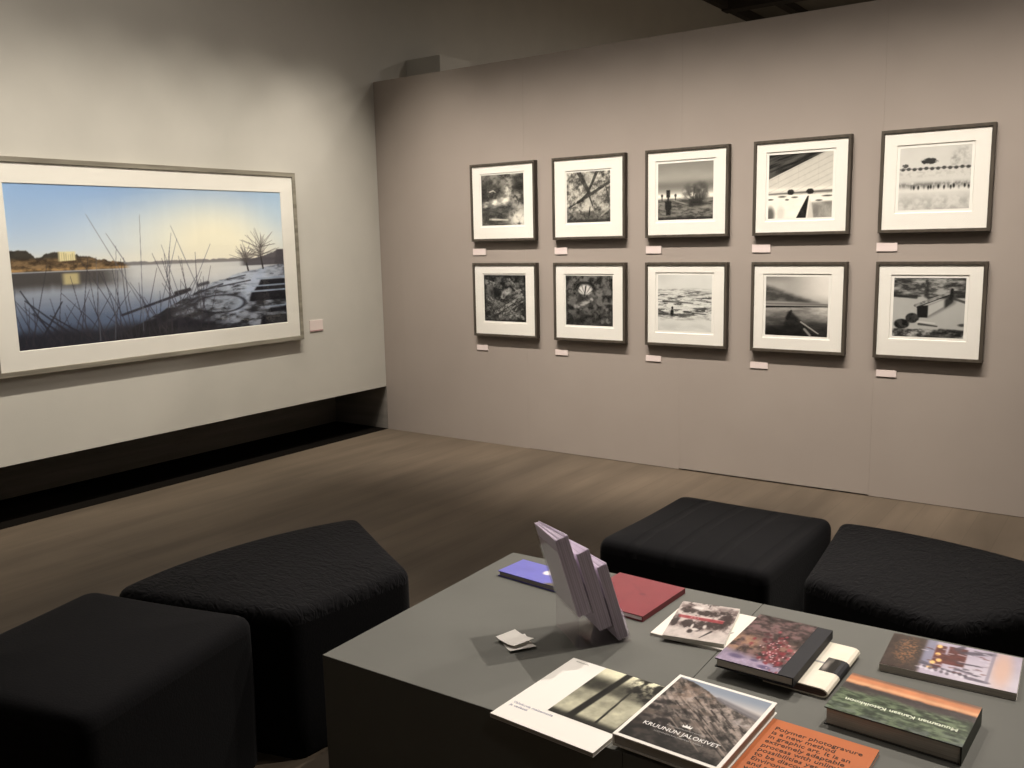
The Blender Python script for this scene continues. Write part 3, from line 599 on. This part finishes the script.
struct(MB().box(-.3, 8.5, -8.6, -8.5, 0, 4.72).build('wall_front', M['dark_wall']), 'wall behind the camera', 'wall')
struct(MB().box(0, .10, .2, 8.5, 4.60, 4.72).build('trim_3', M['beam']), 'dark ceiling beam along the left wall', 'beam')
struct(MB().box(.62, .74, .2, 8.5, 4.62, 4.72).build('trim_4', M['beam']), 'second dark ceiling beam further from the left wall', 'beam')
struct(MB().box(0, 8.5, 6.9, 7.1, 4.58, 4.72).build('trim_5', M['beam']), 'dark ceiling beam running across above the partition', 'beam')

# ------------------------------------------------------------------ framed pictures
def picture(name, label, group, loc, rotz, W, H, face, depth, fmat, win, art, nx, ny, reveal, glass=True):
    """hangs flat on a wall: local x along the wall, z up, -y towards the room; origin at the bottom centre"""
    t = thing(name, label, 'picture', loc, rotz, group)
    x0, x1 = -W/2, W/2
    MB().rect_ring(x0, x1, 0, H, [(0, 0), (.0, -depth), (.0015, -depth-.001), (face-.002, -depth-.001), (face, -depth+.002), (face, -depth+.0095), (face+.004, -depth+.0095), (face+.004, 0)]).build('frame', fmat, t)
    ix0, ix1, iz0, iz1 = x0+face, x1-face, face, H-face
    iw, ih = ix1-ix0, iz1-iz0
    a, b, c, d = win                                            # printed image within the frame opening: left, right, bottom, top
    wx0, wx1, wz0, wz1 = ix0+a*iw, ix0+b*iw, iz0+c*ih, iz0+d*ih
    y = -depth+.0065
    # mat board: flat ring with a bevelled opening a little larger than the image
    o = [(ix0-.003, iz0-.003), (ix1+.003, iz0-.003), (ix1+.003, iz1+.003), (ix0-.003, iz1+.003)]
    p = [(wx0-reveal, wz0-reveal), (wx1+reveal, wz0-reveal), (wx1+reveal, wz1+reveal), (wx0-reveal, wz1+reveal)]
    q = [(wx0-reveal+.003, wz0-reveal+.003), (wx1+reveal-.003, wz0-reveal+.003), (wx1+reveal-.003, wz1+reveal-.003), (wx0-reveal+.003, wz1+reveal-.003)]
    vs = [(X, y, Z) for X, Z in o]+[(X, y, Z) for X, Z in p]+[(X, y+.004, Z) for X, Z in q]
    fs = []
    for k in range(4):
        l = (k+1) % 4
        fs += [(k, l, 4+l, 4+k), (4+k, 4+l, 8+l, 8+k)]
    MB().add(vs, fs).build('mat_board', M['mat'], t)
    MB().box(ix0, ix1, y+.0045, y+.007, iz0, iz1).build('print_sheet', M['paper'], t)
    ink_grid('photograph', wx1-wx0, wz1-wz0, art, nx, ny, M['ink'], t, ((wx0+wx1)/2, y+.0043, (wz0+wz1)/2), 'XZ')
    if glass:
        MB().box(ix0-.002, ix1+.002, y-.0028, y-.0008, iz0-.002, iz1+.002).build('glass_pane', M['glass'], t)
    return t

def caption(label, loc, rotz, W, H, group, edge=False):
    t = thing('caption_sign', label, 'caption card', loc, rotz, group)
    MB().box(-W/2, W/2, -.006, 0, 0, H).build('card', M['tag'], t, .0008, 1)
    if edge: MB().box(-W/2, W/2, -.0065, 0, -.008, 0).build('lower_edge', M['tag_edge'], t)
    return t

FX = [(0.9776, 1.5535), (1.7002, 2.272), (2.4227, 2.9915), (3.1492, 3.72), (3.8797, 4.4466)]
ZT = (1.5385, 2.0969); ZB = (0.8345, 1.3803)
top = [('stormy sky over white rapids', art_storm, (.145, .847, .183, .877)), ('crossed tree trunks in a forest', art_trunks, (.18, .82, .185, .833)),
       ('small tower beside a bushy tree', art_tower, (.13, .842, .18, .862)), ('dark roof slope over a pale wall', art_bridge, (.14, .845, .155, .87)),
       ('pale misty rows of dark dots', art_race, (.155, .83, .2, .84))]
bot = [('dark tumbled logs', art_logs, (.15, .85, .19, .86)), ('dark forest with a bright arch', art_arch, (.147, .85, .183, .86)),
       ('small dark figure on white streaked water', art_water, (.135, .84, .165, .877)), ('dark slanting clouds over a black shore', art_shore, (.136, .84, .166, .865)),
       ('timber beam across water between boulders', art_beam, (.152, .845, .215, .86))]
order = ['leftmost', 'second from the left', 'middle', 'fourth from the left', 'rightmost']
for row, (lst, (z0, z1), rn) in enumerate([(top, ZT, 'upper'), (bot, ZB, 'lower')]):
    for i, (desc, art, win) in enumerate(lst):
        xa, xb = FX[i]
        picture('framed_photograph', f'dark-framed black and white photograph of {desc}, {rn} row', 'black and white photographs on the partition',
                ((xa+xb)/2, 0, z0), 0, xb-xa, z1-z0, .0185, .040, M['frame'], win, art, 128, 128, .012 if i < 2 else .017)
        cz = (1.437, 1.487) if row == 0 else (.721, .760)
        cx = [(.961, 1.082), (1.693, 1.798), (2.411, 2.522), (3.137, 3.253), (3.869, 3.981)][i] if row == 0 else [(.974, 1.08), (1.687, 1.793), (2.412, 2.523), (3.14, 3.253), (3.896, 4.006)][i]
        caption(f'pinkish caption card below the photograph of {desc}', ((cx[0]+cx[1])/2, 0, cz[0]), 0, cx[1]-cx[0], cz[1]-cz[0], 'caption cards on the partition')

bw, bh = 3.102-.897, 2.056-.850
by = -(3.102+.897)/2
fw = .030
picture('framed_landscape', 'large grey-framed colour photograph of a wintry river on the left wall', None, (0, by, .850), PI/2, bw, bh, fw, .045, M['pewter'],
        ((-2.958+3.072)/(bw-2*fw), (-1.038+3.072)/(bw-2*fw), (.989-.880)/(bh-2*fw), (1.914-.880)/(bh-2*fw)), art_river, 480, 250, .002)
caption('pinkish caption card right of the large river photograph', (0, -.735, .902), PI/2, .130, .075, None, True)

# ------------------------------------------------------------------ ottomans
def smooth_outline(pts, r, n=6):
    """round every corner of a polygon whose points carry a flag: True = corner to round"""
    out = []; N = len(pts)
    for i, (x, y, corner) in enumerate(pts):
        if not corner: out.append((x, y)); continue
        p = Vector((x, y)); a = Vector(pts[i-1][:2]); b = Vector(pts[(i+1) % N][:2])
        da = (a-p); db = (b-p); s = p+da.normalized()*min(r, da.length*.45); e = p+db.normalized()*min(r, db.length*.45)
        for k in range(n+1):
            t = k/n; q = s*(1-t)**2+p*2*t*(1-t)+e*t*t; out.append((q.x, q.y))
    return out

def densify(pts, d=.03):
    out = []
    for i in range(len(pts)):
        a = Vector(pts[i]); b = Vector(pts[(i+1) % len(pts)]); n = max(1, int((b-a).length/d))
        for k in range(n): q = a.lerp(b, k/n); out.append((q.x, q.y))
    return out

def ottoman(label, outline, loc, rotz, topmat, h=.475):
    t = thing('ottoman', label, 'ottoman', loc, rotz, 'black padded ottomans round the plinths')
    P = densify(smooth_outline(outline, .042)); n = len(P)
    cx = sum(p[0] for p in P)/n; cy = sum(p[1] for p in P)/n
    def loops(levels, cap_bottom=False, cap_top=False):
        vs = []; fs = []
        for ins, z in levels:
            for (x, y) in P:
                dx, dy = x-cx, y-cy; l = math.hypot(dx, dy); k = max(0.0, (l-ins)/l) if ins < 5 else 0
                vs.append((cx+dx*k, cy+dy*k, z))
        for j in range(len(levels)-1):
            for i in range(n):
                i2 = (i+1) % n; fs.append((j*n+i, j*n+i2, (j+1)*n+i2, (j+1)*n+i))
        if cap_bottom: fs.append(tuple(range(n-1, -1, -1)))
        if cap_top: fs.append(tuple((len(levels)-1)*n+i for i in range(n)))
        return MB().add(vs, fs)
    loops([(.012, 0), (.006, .01), (.004, .1), (.0, .25), (.001, h-.045)], cap_bottom=True).build('side_panel', M['fab_shaded_side'], t, smooth=True)
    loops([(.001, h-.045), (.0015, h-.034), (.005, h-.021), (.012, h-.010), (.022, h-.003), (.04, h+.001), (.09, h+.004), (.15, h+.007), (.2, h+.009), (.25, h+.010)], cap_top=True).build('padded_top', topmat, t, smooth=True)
    return t

def wedge(ri=.605, ro=1.265, half=22.8, n=12, inner_straight=True):
    """a 45 degree ring segment, its outer side curved; local x points outwards, origin at the ring's middle radius"""
    a = R(half); c = (ri+ro)/2*math.cos(a*.5); pts = []
    pts.append((ri*math.cos(a)-c, ri*math.sin(-a), True))
    for k in range(n+1):
        an = -a+2*a*k/n; pts.append((ro*math.cos(an)-c, ro*math.sin(an), k in (0, n)))
    pts.append((ri*math.cos(a)-c, ri*math.sin(a), True))
    return pts
def sq(w, d): return [(-w/2, -d/2, True), (w/2, -d/2, True), (w/2, d/2, True), (-w/2, d/2, True)]
def place_wedge(inner_mid, ang):
    a = R(22.8); c = (.605+1.265)/2*math.cos(a*.5); k = c-.605*math.cos(a)
    return (inner_mid[0]+k*math.cos(R(ang)), inner_mid[1]+k*math.sin(R(ang)), 0)
ottoman('black quilted wedge ottoman with a curved back, left of the plinth corner', wedge(), place_wedge((3.222, -3.545), 173.5), R(173.5), M['fab_quilt'])
ottoman('plain black ottoman at the lower left corner of the photo', sq(.64, .63), (2.862, -4.215, 0), R(14), M['fab_plain'], .47)
ottoman('square black ottoman with straight tucked lines, behind the red book', sq(.64, .70), (3.925, -2.355, 0), R(-1), M['fab_tuck'], .465)
ottoman('black quilted wedge ottoman behind the book with the snowy village cover', wedge(), place_wedge((4.575, -2.775), 73), R(73), M['fab_quilt'])

# ------------------------------------------------------------------ plinth table
TZ = .45
ta = R(2.0)
def tpos(u, v):                       # along the front edge, towards the back
    return (3.432+u*math.cos(ta)-v*math.sin(ta), -3.877+u*math.sin(ta)+v*math.cos(ta))
for u0, u1, lab in [(0, .902, 'grey painted plinth carrying the leaflet holder'), (.9035, 1.80, 'grey painted plinth at the right carrying most of the books')]:
    x, y = tpos((u0+u1)/2, .4685)
    o = MB().box(-(u1-u0)/2, (u1-u0)/2, -.4685, .4685, 0, TZ).build('display_plinth', M['plinth'], None, .0015, 2)
    o.location = (x, y, 0); o.rotation_euler = (0, 0, ta)
    tag(o, lab, 'plinth', 'display plinths')

# ------------------------------------------------------------------ books
def book(name, label, center, size, rotz, thick, z, cover, pages, art=None, spine='left', hard=False, grid=(90, 90), art_rect=None, group='books on the plinths', cat='book', tilt=0.0):
    W, D = size
    t = thing(name, label, cat, (center[0], center[1], z), R(rotz), group)
    if tilt: t.rotation_euler = (0, R(tilt), R(rotz))
    ct = .0028 if hard else .0007; ov = .004 if hard else .0004
    x0, x1, y0, y1 = -W/2, W/2, -D/2, D/2
    sp = MB().box(x0, x1, y0, y1, 0, ct).box(x0, x1, y0, y1, thick-ct, thick)
    if spine == 'left': sp.box(x0, x0+ct*1.2, y0, y1, ct, thick-ct); px0, px1 = x0+ct*1.2, x1-ov
    elif spine == 'right': sp.box(x1-ct*1.2, x1, y0, y1, ct, thick-ct); px0, px1 = x0+ov, x1-ct*1.2
    cv = sp.build('cover', cover, t)
    MB().box(px0, px1, y0+ov, y1-ov, ct, thick-ct).build('page_block', pages, t)
    if art is not None:
        a, b, c, d = art_rect or (0, 1, 0, 1)
        ink_grid('cover_picture', W*(b-a), D*(d-c), art, grid[0], grid[1], M['gloss_ink'], cv, (x0+W*(a+b)/2, y0+D*(c+d)/2, thick+.0003))
    return cv

# violet-blue book, behind the leaflet holder
book('picture_book', 'violet-blue picture book lying behind the leaflet holder', (3.642, -3.098), (.296, .132), -4.5, .018, TZ, M['blue_cover'], M['grey_pages'], art_blue, 'right', True, (90, 46))
# dull red book
book('hardcover_book', 'dull red book lying at the back edge right of the leaflet holder', (3.948, -3.086), (.236, .262), -2.5, .017, TZ, M['red_cover'], M['pages'], art_red, 'right', True, (60, 60))
# white catalogue with a lake and trees
bw_ = book('exhibition_catalogue', 'white catalogue with a photo of lakeside trees, overhanging the front edge', (4.157, -3.718), (.285, .346), -2.5, .010, TZ, M['white_cover'], M['grey_pages'], art_lake_trees, 'left', False, (90, 130), (.355, 1, .255, 1))
lettering('cover_lettering', 'Valokuvia maisemasta\nja vedestä', .0125, M['blue_ink'], bw_, (-.130, -.103, .0104), 0, 'LEFT', 0, 1.05, 1, 1.15)
lettering('small_lettering', 'valokuvataide', .007, M['grey_ink'], bw_, (-.125, .158, .0104), 0, 'LEFT')
# book with the rock photograph
bk = book('photo_book', 'photo book with a rocky shore cover, white border and white title', (4.4365, -3.686), (.245, .325), -1.2, .027, TZ+.0105, M['white_cover'], M['grey_pages'], art_rock, 'left', True, (130, 170), (.035, .965, .03, .97))
zt = .0275
lettering('title_lettering', 'KRUUNUN JALOKIVET', .0198, M['white_ink'], bk, (.0, -.089, zt), 0, 'CENTER', .0001, .90)
lettering('upper_lettering', 'KANSALLISMAISEMAT KUVINA', .0065, M['grey_ink'], bk, (.003, -.0665, zt), 0, 'CENTER')
lettering('lower_lettering', 'LUONNON KAUNEIMMAT PAIKAT', .0075, M['grey_ink'], bk, (.003, -.1025, zt), 0, 'CENTER')
MB().prism([(-.010, -.054), (.010, -.054), (.011, -.044), (.006, -.049), (.004, -.041), (0, -.048), (-.004, -.040), (-.006, -.049), (-.012, -.045)], zt-.0001, zt+.0002).build('crown_emblem', M['white_ink'], bk)
# orange booklet
bo = book('booklet', 'orange booklet covered in black text at the bottom edge of the photo', (4.668, -3.712), (.244, .325), -1.0, .010, TZ, M['orange_cover'], M['pages'], None, 'left', False)
txt = ['Polymer photogravure', 'is a new method', 'in graphic art. It is an', 'extremely adaptable', 'process with unlimited', 'possibilities yet', 'to be discovered.', 'Environment-friendly', 'and safe to use it', 'will please artists']
for k, s in enumerate(txt):
    lettering('text_line', s, .0208, M['black_ink'], bo, (-.091, .117-.0200*k, .0103), 0, 'LEFT', .0002, 1.0)
# white magazine and the small winter-station booklet on it
book('magazine', 'plain white magazine under the small booklet with the red train', (4.222, -3.158), (.218, .250), 2.0, .007, TZ, M['white_cover'], M['pages'], art_plain, 'left', False, (60, 60))
book('booklet', 'small booklet with a dark snowy scene and a red stripe, on the white magazine', (4.2185, -3.164), (.168, .250), 12.0, .011, TZ+.0075, M['white_cover'], M['pages'], art_station, 'right', False, (90, 120))
# cream wrapped notebook
tn = thing('notebook', 'cream notebook with a dark picture band, partly under the black-spined book', 'notebook', (4.557, -3.245, TZ), R(-1), 'books on the plinths')
prof = [(-.082, .0235), (.062, .0235), (.070, .0222), (.0765, .018), (.079, .012), (.0765, .006), (.070, .0018), (.062, .0005), (-.082, .0005)]
inn = [(-.082, .003), (.061, .003), (.068, .0045), (.0735, .008), (.0755, .012), (.0735, .016), (.068, .0195), (.061, .021), (-.082, .021)]
ring = prof+inn; nn = len(ring)
MB().add([(x, -.132, z) for x, z in ring]+[(x, .132, z) for x, z in ring], [(i, (i+1) % nn, nn+(i+1) % nn, nn+i) for i in range(nn)]+
         [(i, i+1, nn-2-i, nn-1-i) for i in range(8)]+[(nn+nn-1-i, nn+nn-2-i, nn+i+1, nn+i) for i in range(8)]).build('cover', M['cream_cover'], tn)
MB().add([(x, -.130, z) for x, z in inn]+[(x, .130, z) for x, z in inn], [(i, (i+1) % 9, 9+(i+1) % 9, 9+i) for i in range(9)]+[tuple(range(9)), tuple(range(17, 8, -1))]).build('page_block', M['brown_pages'], tn)
band = [(.026, .0239), (.0622, .0239), (.0703, .0226), (.0769, .0183), (.0795, .012), (.0769, .0057), (.0703, .0014), (.062, .0002), (.05, .0002)]
nb = len(band)
MB().add([(x, -.041, z) for x, z in band]+[(x, .040, z) for x, z in band], [(i, i+1, nb+i+1, nb+i) for i in range(nb-1)]).build('belly_band', M['black_cover'], tn)
ink_grid('band_picture', .036, .081, art_band, 30, 50, M['gloss_ink'], tn, (.0442, -.0005, .0242))
MB().box(-.04, .027, .0, .008, .0235, .0240).build('strap', M['grey_ink'], tn)
# black-spined book lying across the notebook
bs = book('hardcover_book', 'book with blurred red flower cover and black cloth spine, propped on the notebook', (4.4615, -3.2545), (.199, .318), 0, .024, TZ+.0255, M['black_cover'], M['grey_pages'], art_flowers, 'right', True, (90, 130), (0, .80, 0, 1))
# snowy village book
book('softcover_book', 'book with a snowy village of red houses on the cover, at the back edge', (4.843, -3.047), (.306, .208), 3.2, .018, TZ, M['white_cover'], M['grey_pages'], art_village, 'left', False, (140, 90))
# sunset meadow book
bf = book('hardcover_book', 'thick green hardcover with an orange sunset strip and white title', (4.8045, -3.398), (.285, .198), -2.4, .042, TZ, M['dark_cover'], M['grey_pages'], art_sunset, 'right', True, (140, 100))
MB().box(.1405, .1430, -.099, .099, .0, .0418).build('spine_cloth', M['green_cover'], bf)
lettering('title_lettering', 'Muutaman Kansan Katoikkoon', .0185, M['green_ink'], bf, (.122, -.030, .0425), PI, 'LEFT', .0004, 1.04)

# ------------------------------------------------------------------ little cards
def card(label, loc, rz, w, d, bend, tilt=0):
    o = MB(); n = 6; vs = []; fs = []
    for k in range(n+1):
        x = -w/2+w*k/n; zz = bend*((2*k/n-1)**2)
        vs += [(x, -d/2, zz), (x, d/2, zz), (x, d/2, zz+.0008), (x, -d/2, zz+.0008)]
    for k in range(n):
        for j in range(4):
            l = (j+1) % 4; fs.append((k*4+j, k*4+l, (k+1)*4+l, (k+1)*4+j))
    fs += [(0, 1, 2, 3), (n*4+3, n*4+2, n*4+1, n*4)]
    ob = o.add(vs, fs).build('paper_card', M['white_cover']); ob.location = loc; ob.rotation_euler = (0, R(tilt), R(rz))
    return tag(ob, label, 'card', 'loose white cards')
card('lower of the two loose white cards left of the leaflets', (3.842, -3.538, TZ+.0005), -34, .085, .075, .006)
card('upper of the two loose white cards left of the leaflets', (3.826, -3.530, TZ+.0085), -14, .080, .070, .005)

# ------------------------------------------------------------------ leaflet holder and leaflets
yaw = R(53.4); lean = R(16.4)
HP = (4.089, -3.352, TZ)
hold = thing('leaflet_holder', 'clear acrylic three-tier leaflet holder full of lilac leaflets', 'leaflet holder', HP, yaw)
def st(s, t, y): return (s*math.cos(lean)-t*math.sin(lean), y, s*math.sin(lean)+t*math.cos(lean)+.0015)
def sbox(s0, s1, t0, t1, y0, y1): return MB().box(s0, s1, t0, t1, y0, y1, tf=lambda s, t, y: st(s, t, y))
LW = .168
tiers = [(-.031, 0, .0125, .244, 'front', 15), (-.074, -.0365, .063, .303, 'middle', 18), (-.119, -.0805, .127, .364, 'rear', 18)]
for s0, s1, t0, t1, nm, n in tiers:
    sbox(s1+.002, s1+.0042, t0-.003, t0+.085, -.002, LW+.002).build('pocket_front', M['acrylic'], hold)
    sbox(s0-.002, s1+.002, t0-.003, t0-.0008, -.002, LW+.002).build('pocket_floor', M['acrylic'], hold)
    if nm != 'front': pass
sbox(-.1235, -.1213, .124, .33, -.002, LW+.002).build('back_panel', M['acrylic'], hold)
# rear support standing on the plinth, and the base plate
zb = st(-.1224, .124, 0)
MB().box(zb[0]-.0011, zb[0]+.0011, -.002, LW+.002, .002, zb[2]).build('support_panel', M['acrylic'], hold)
MB().box(zb[0]-.0011, st(0, 0, 0)[0]+.004, -.002, LW+.002, .0, .0014).build('base_plate', M['acrylic'], hold)

def leaflet_mesh(w, h, th):
    """a folded sheet: two leaves joined along one long edge, a hair of air between them"""
    m = MB(); g = th*.22
    k = .24                                                     # pressed flat along the fold, open at the loose edge
    def leaf(a, b, c, d): m.box(0, 1, 0, 1, 0, h, tf=lambda x, y, z: ((a+(b-a)*x)*(1-y)+(c+(d-c)*x)*y, y*w, z))
    leaf(-th/2, -g/2, -th/2*k, 0); leaf(g/2, th/2, 0, th/2*k)
    me_o = m.build('leaflet', M['leaflet']); return me_o
rng = random.Random(3)
protos = {}
hm = Matrix.Translation(HP) @ Matrix.Rotation(yaw, 4, 'Z')
for s0, s1, t0, t1, nm, n in tiers:
    step = (s1-s0)/n
    a_ = leaflet_mesh(LW-.004, t1-t0-.004, step*.66)
    b_ = leaflet_mesh(LW-.004, t1-t0-.006, step*.54); b_.data.materials.clear(); b_.data.materials.append(M['leaflet_b'])
    for k in range(n):
        if k == 0: o = a_
        elif k == 1: o = b_
        else:
            o = (b_ if (k % 3 == 1 or k % 7 == 5) else a_).copy(); C.objects.link(o)
        s = s0+(k+.5)*step; jt = rng.uniform(0, .0022); jy = rng.uniform(.001, .0022)
        if k == n-1 or k == 0: jt = 0.002
        p = hm @ Vector(st(s, t0+jt, jy+.0005))
        o.matrix_world = Matrix.Translation(p) @ Matrix.Rotation(yaw, 4, 'Z') @ Matrix.Rotation(-lean, 4, 'Y') @ Matrix.Rotation((s-(s0+(k+.5)*step*.36))/LW, 4, 'Z')
        tag(o, {'front': 'lilac-white leaflet in the lowest, front tier of the clear holder', 'middle': 'lilac-white leaflet in the middle tier of the clear holder',
                'rear': 'lilac-white leaflet in the tallest, rear tier of the clear holder'}[nm], 'leaflet', f'leaflets in the {nm} tier of the holder')

# ------------------------------------------------------------------ light
def spot(name, loc, target, power, size, blend=1.0, col=(1, .91, .815), rad=.022):
    l = bpy.data.lights.new(name, 'SPOT'); l.energy = power; l.spot_size = R(size); l.spot_blend = blend; l.color = col; l.shadow_soft_size = rad
    o = bpy.data.objects.new(name, l); C.objects.link(o); o.location = loc
    o.rotation_euler = (Vector(target)-Vector(loc)).to_track_quat('-Z', 'Y').to_euler()
    return o
for k in range(11):
    x = .7+.44*k
    spot('wall_spot', (x, -1.7, 4.2), (x, 0, .78), 235 if k < 8 else 200, 50)
for y in (-3.9, -3.35, -2.8, -2.25, -1.7, -1.15, -.6):
    spot('landscape_spot', (1.55, y, 4.4), (0, y, 1.12), 225, 43, col=(1, .92, .80))
spot('table_spot', (5.17, -1.765, 4.2), (4.2, -3.4, .45), 410, 44)
spot('table_spot', (3.35, -1.6, 4.2), (3.9, -3.3, .45), 330, 44)
# unseen fill spots added to raise the ambient level, shining straight down
for x, y, p in [(2.3, -2.7, 90), (6.2, -1.6, 130), (1.7, -3.7, 110), (6.8, -5.4, 40)]:
    spot('ceiling_fill', (x, y, 4.5), (x, y, 0), p, 168, rad=.12)
for x, y, p in [(5.2, 4.6, 1300), (5.2, 1.6, 520)]:
    spot('hall_fill', (x, y, 4.6), (x, y, 0), p, 170, rad=.12)  # unseen fill added to brighten the left wall behind the partition

w = bpy.data.worlds.new('World'); bpy.context.scene.world = w; w.use_nodes = True
bg = w.node_tree.nodes['Background']; bg.inputs['Color'].default_value = (1, .92, .8, 1); bg.inputs['Strength'].default_value = .02

# ------------------------------------------------------------------ camera
cam = bpy.data.cameras.new('Camera'); cam.sensor_width = 36; cam.lens = 904.807/1024*36; cam.clip_start = .05
co = bpy.data.objects.new('Camera', cam); C.objects.link(co)
co.matrix_world = Matrix(((.81328099, -.07464054, .57706396, 5.20974107), (.58147489, .14084839, -.80127941, -5.43878809), (-.0214706, .98721351, .15795092, 1.55), (0, 0, 0, 1)))
sc = bpy.context.scene; sc.camera = co
sc.view_settings.view_transform = 'Standard'; sc.view_settings.look = 'None'
sc.view_settings.exposure = 0.0; sc.view_settings.gamma = 1.0; sc.view_settings.use_curve_mapping = False
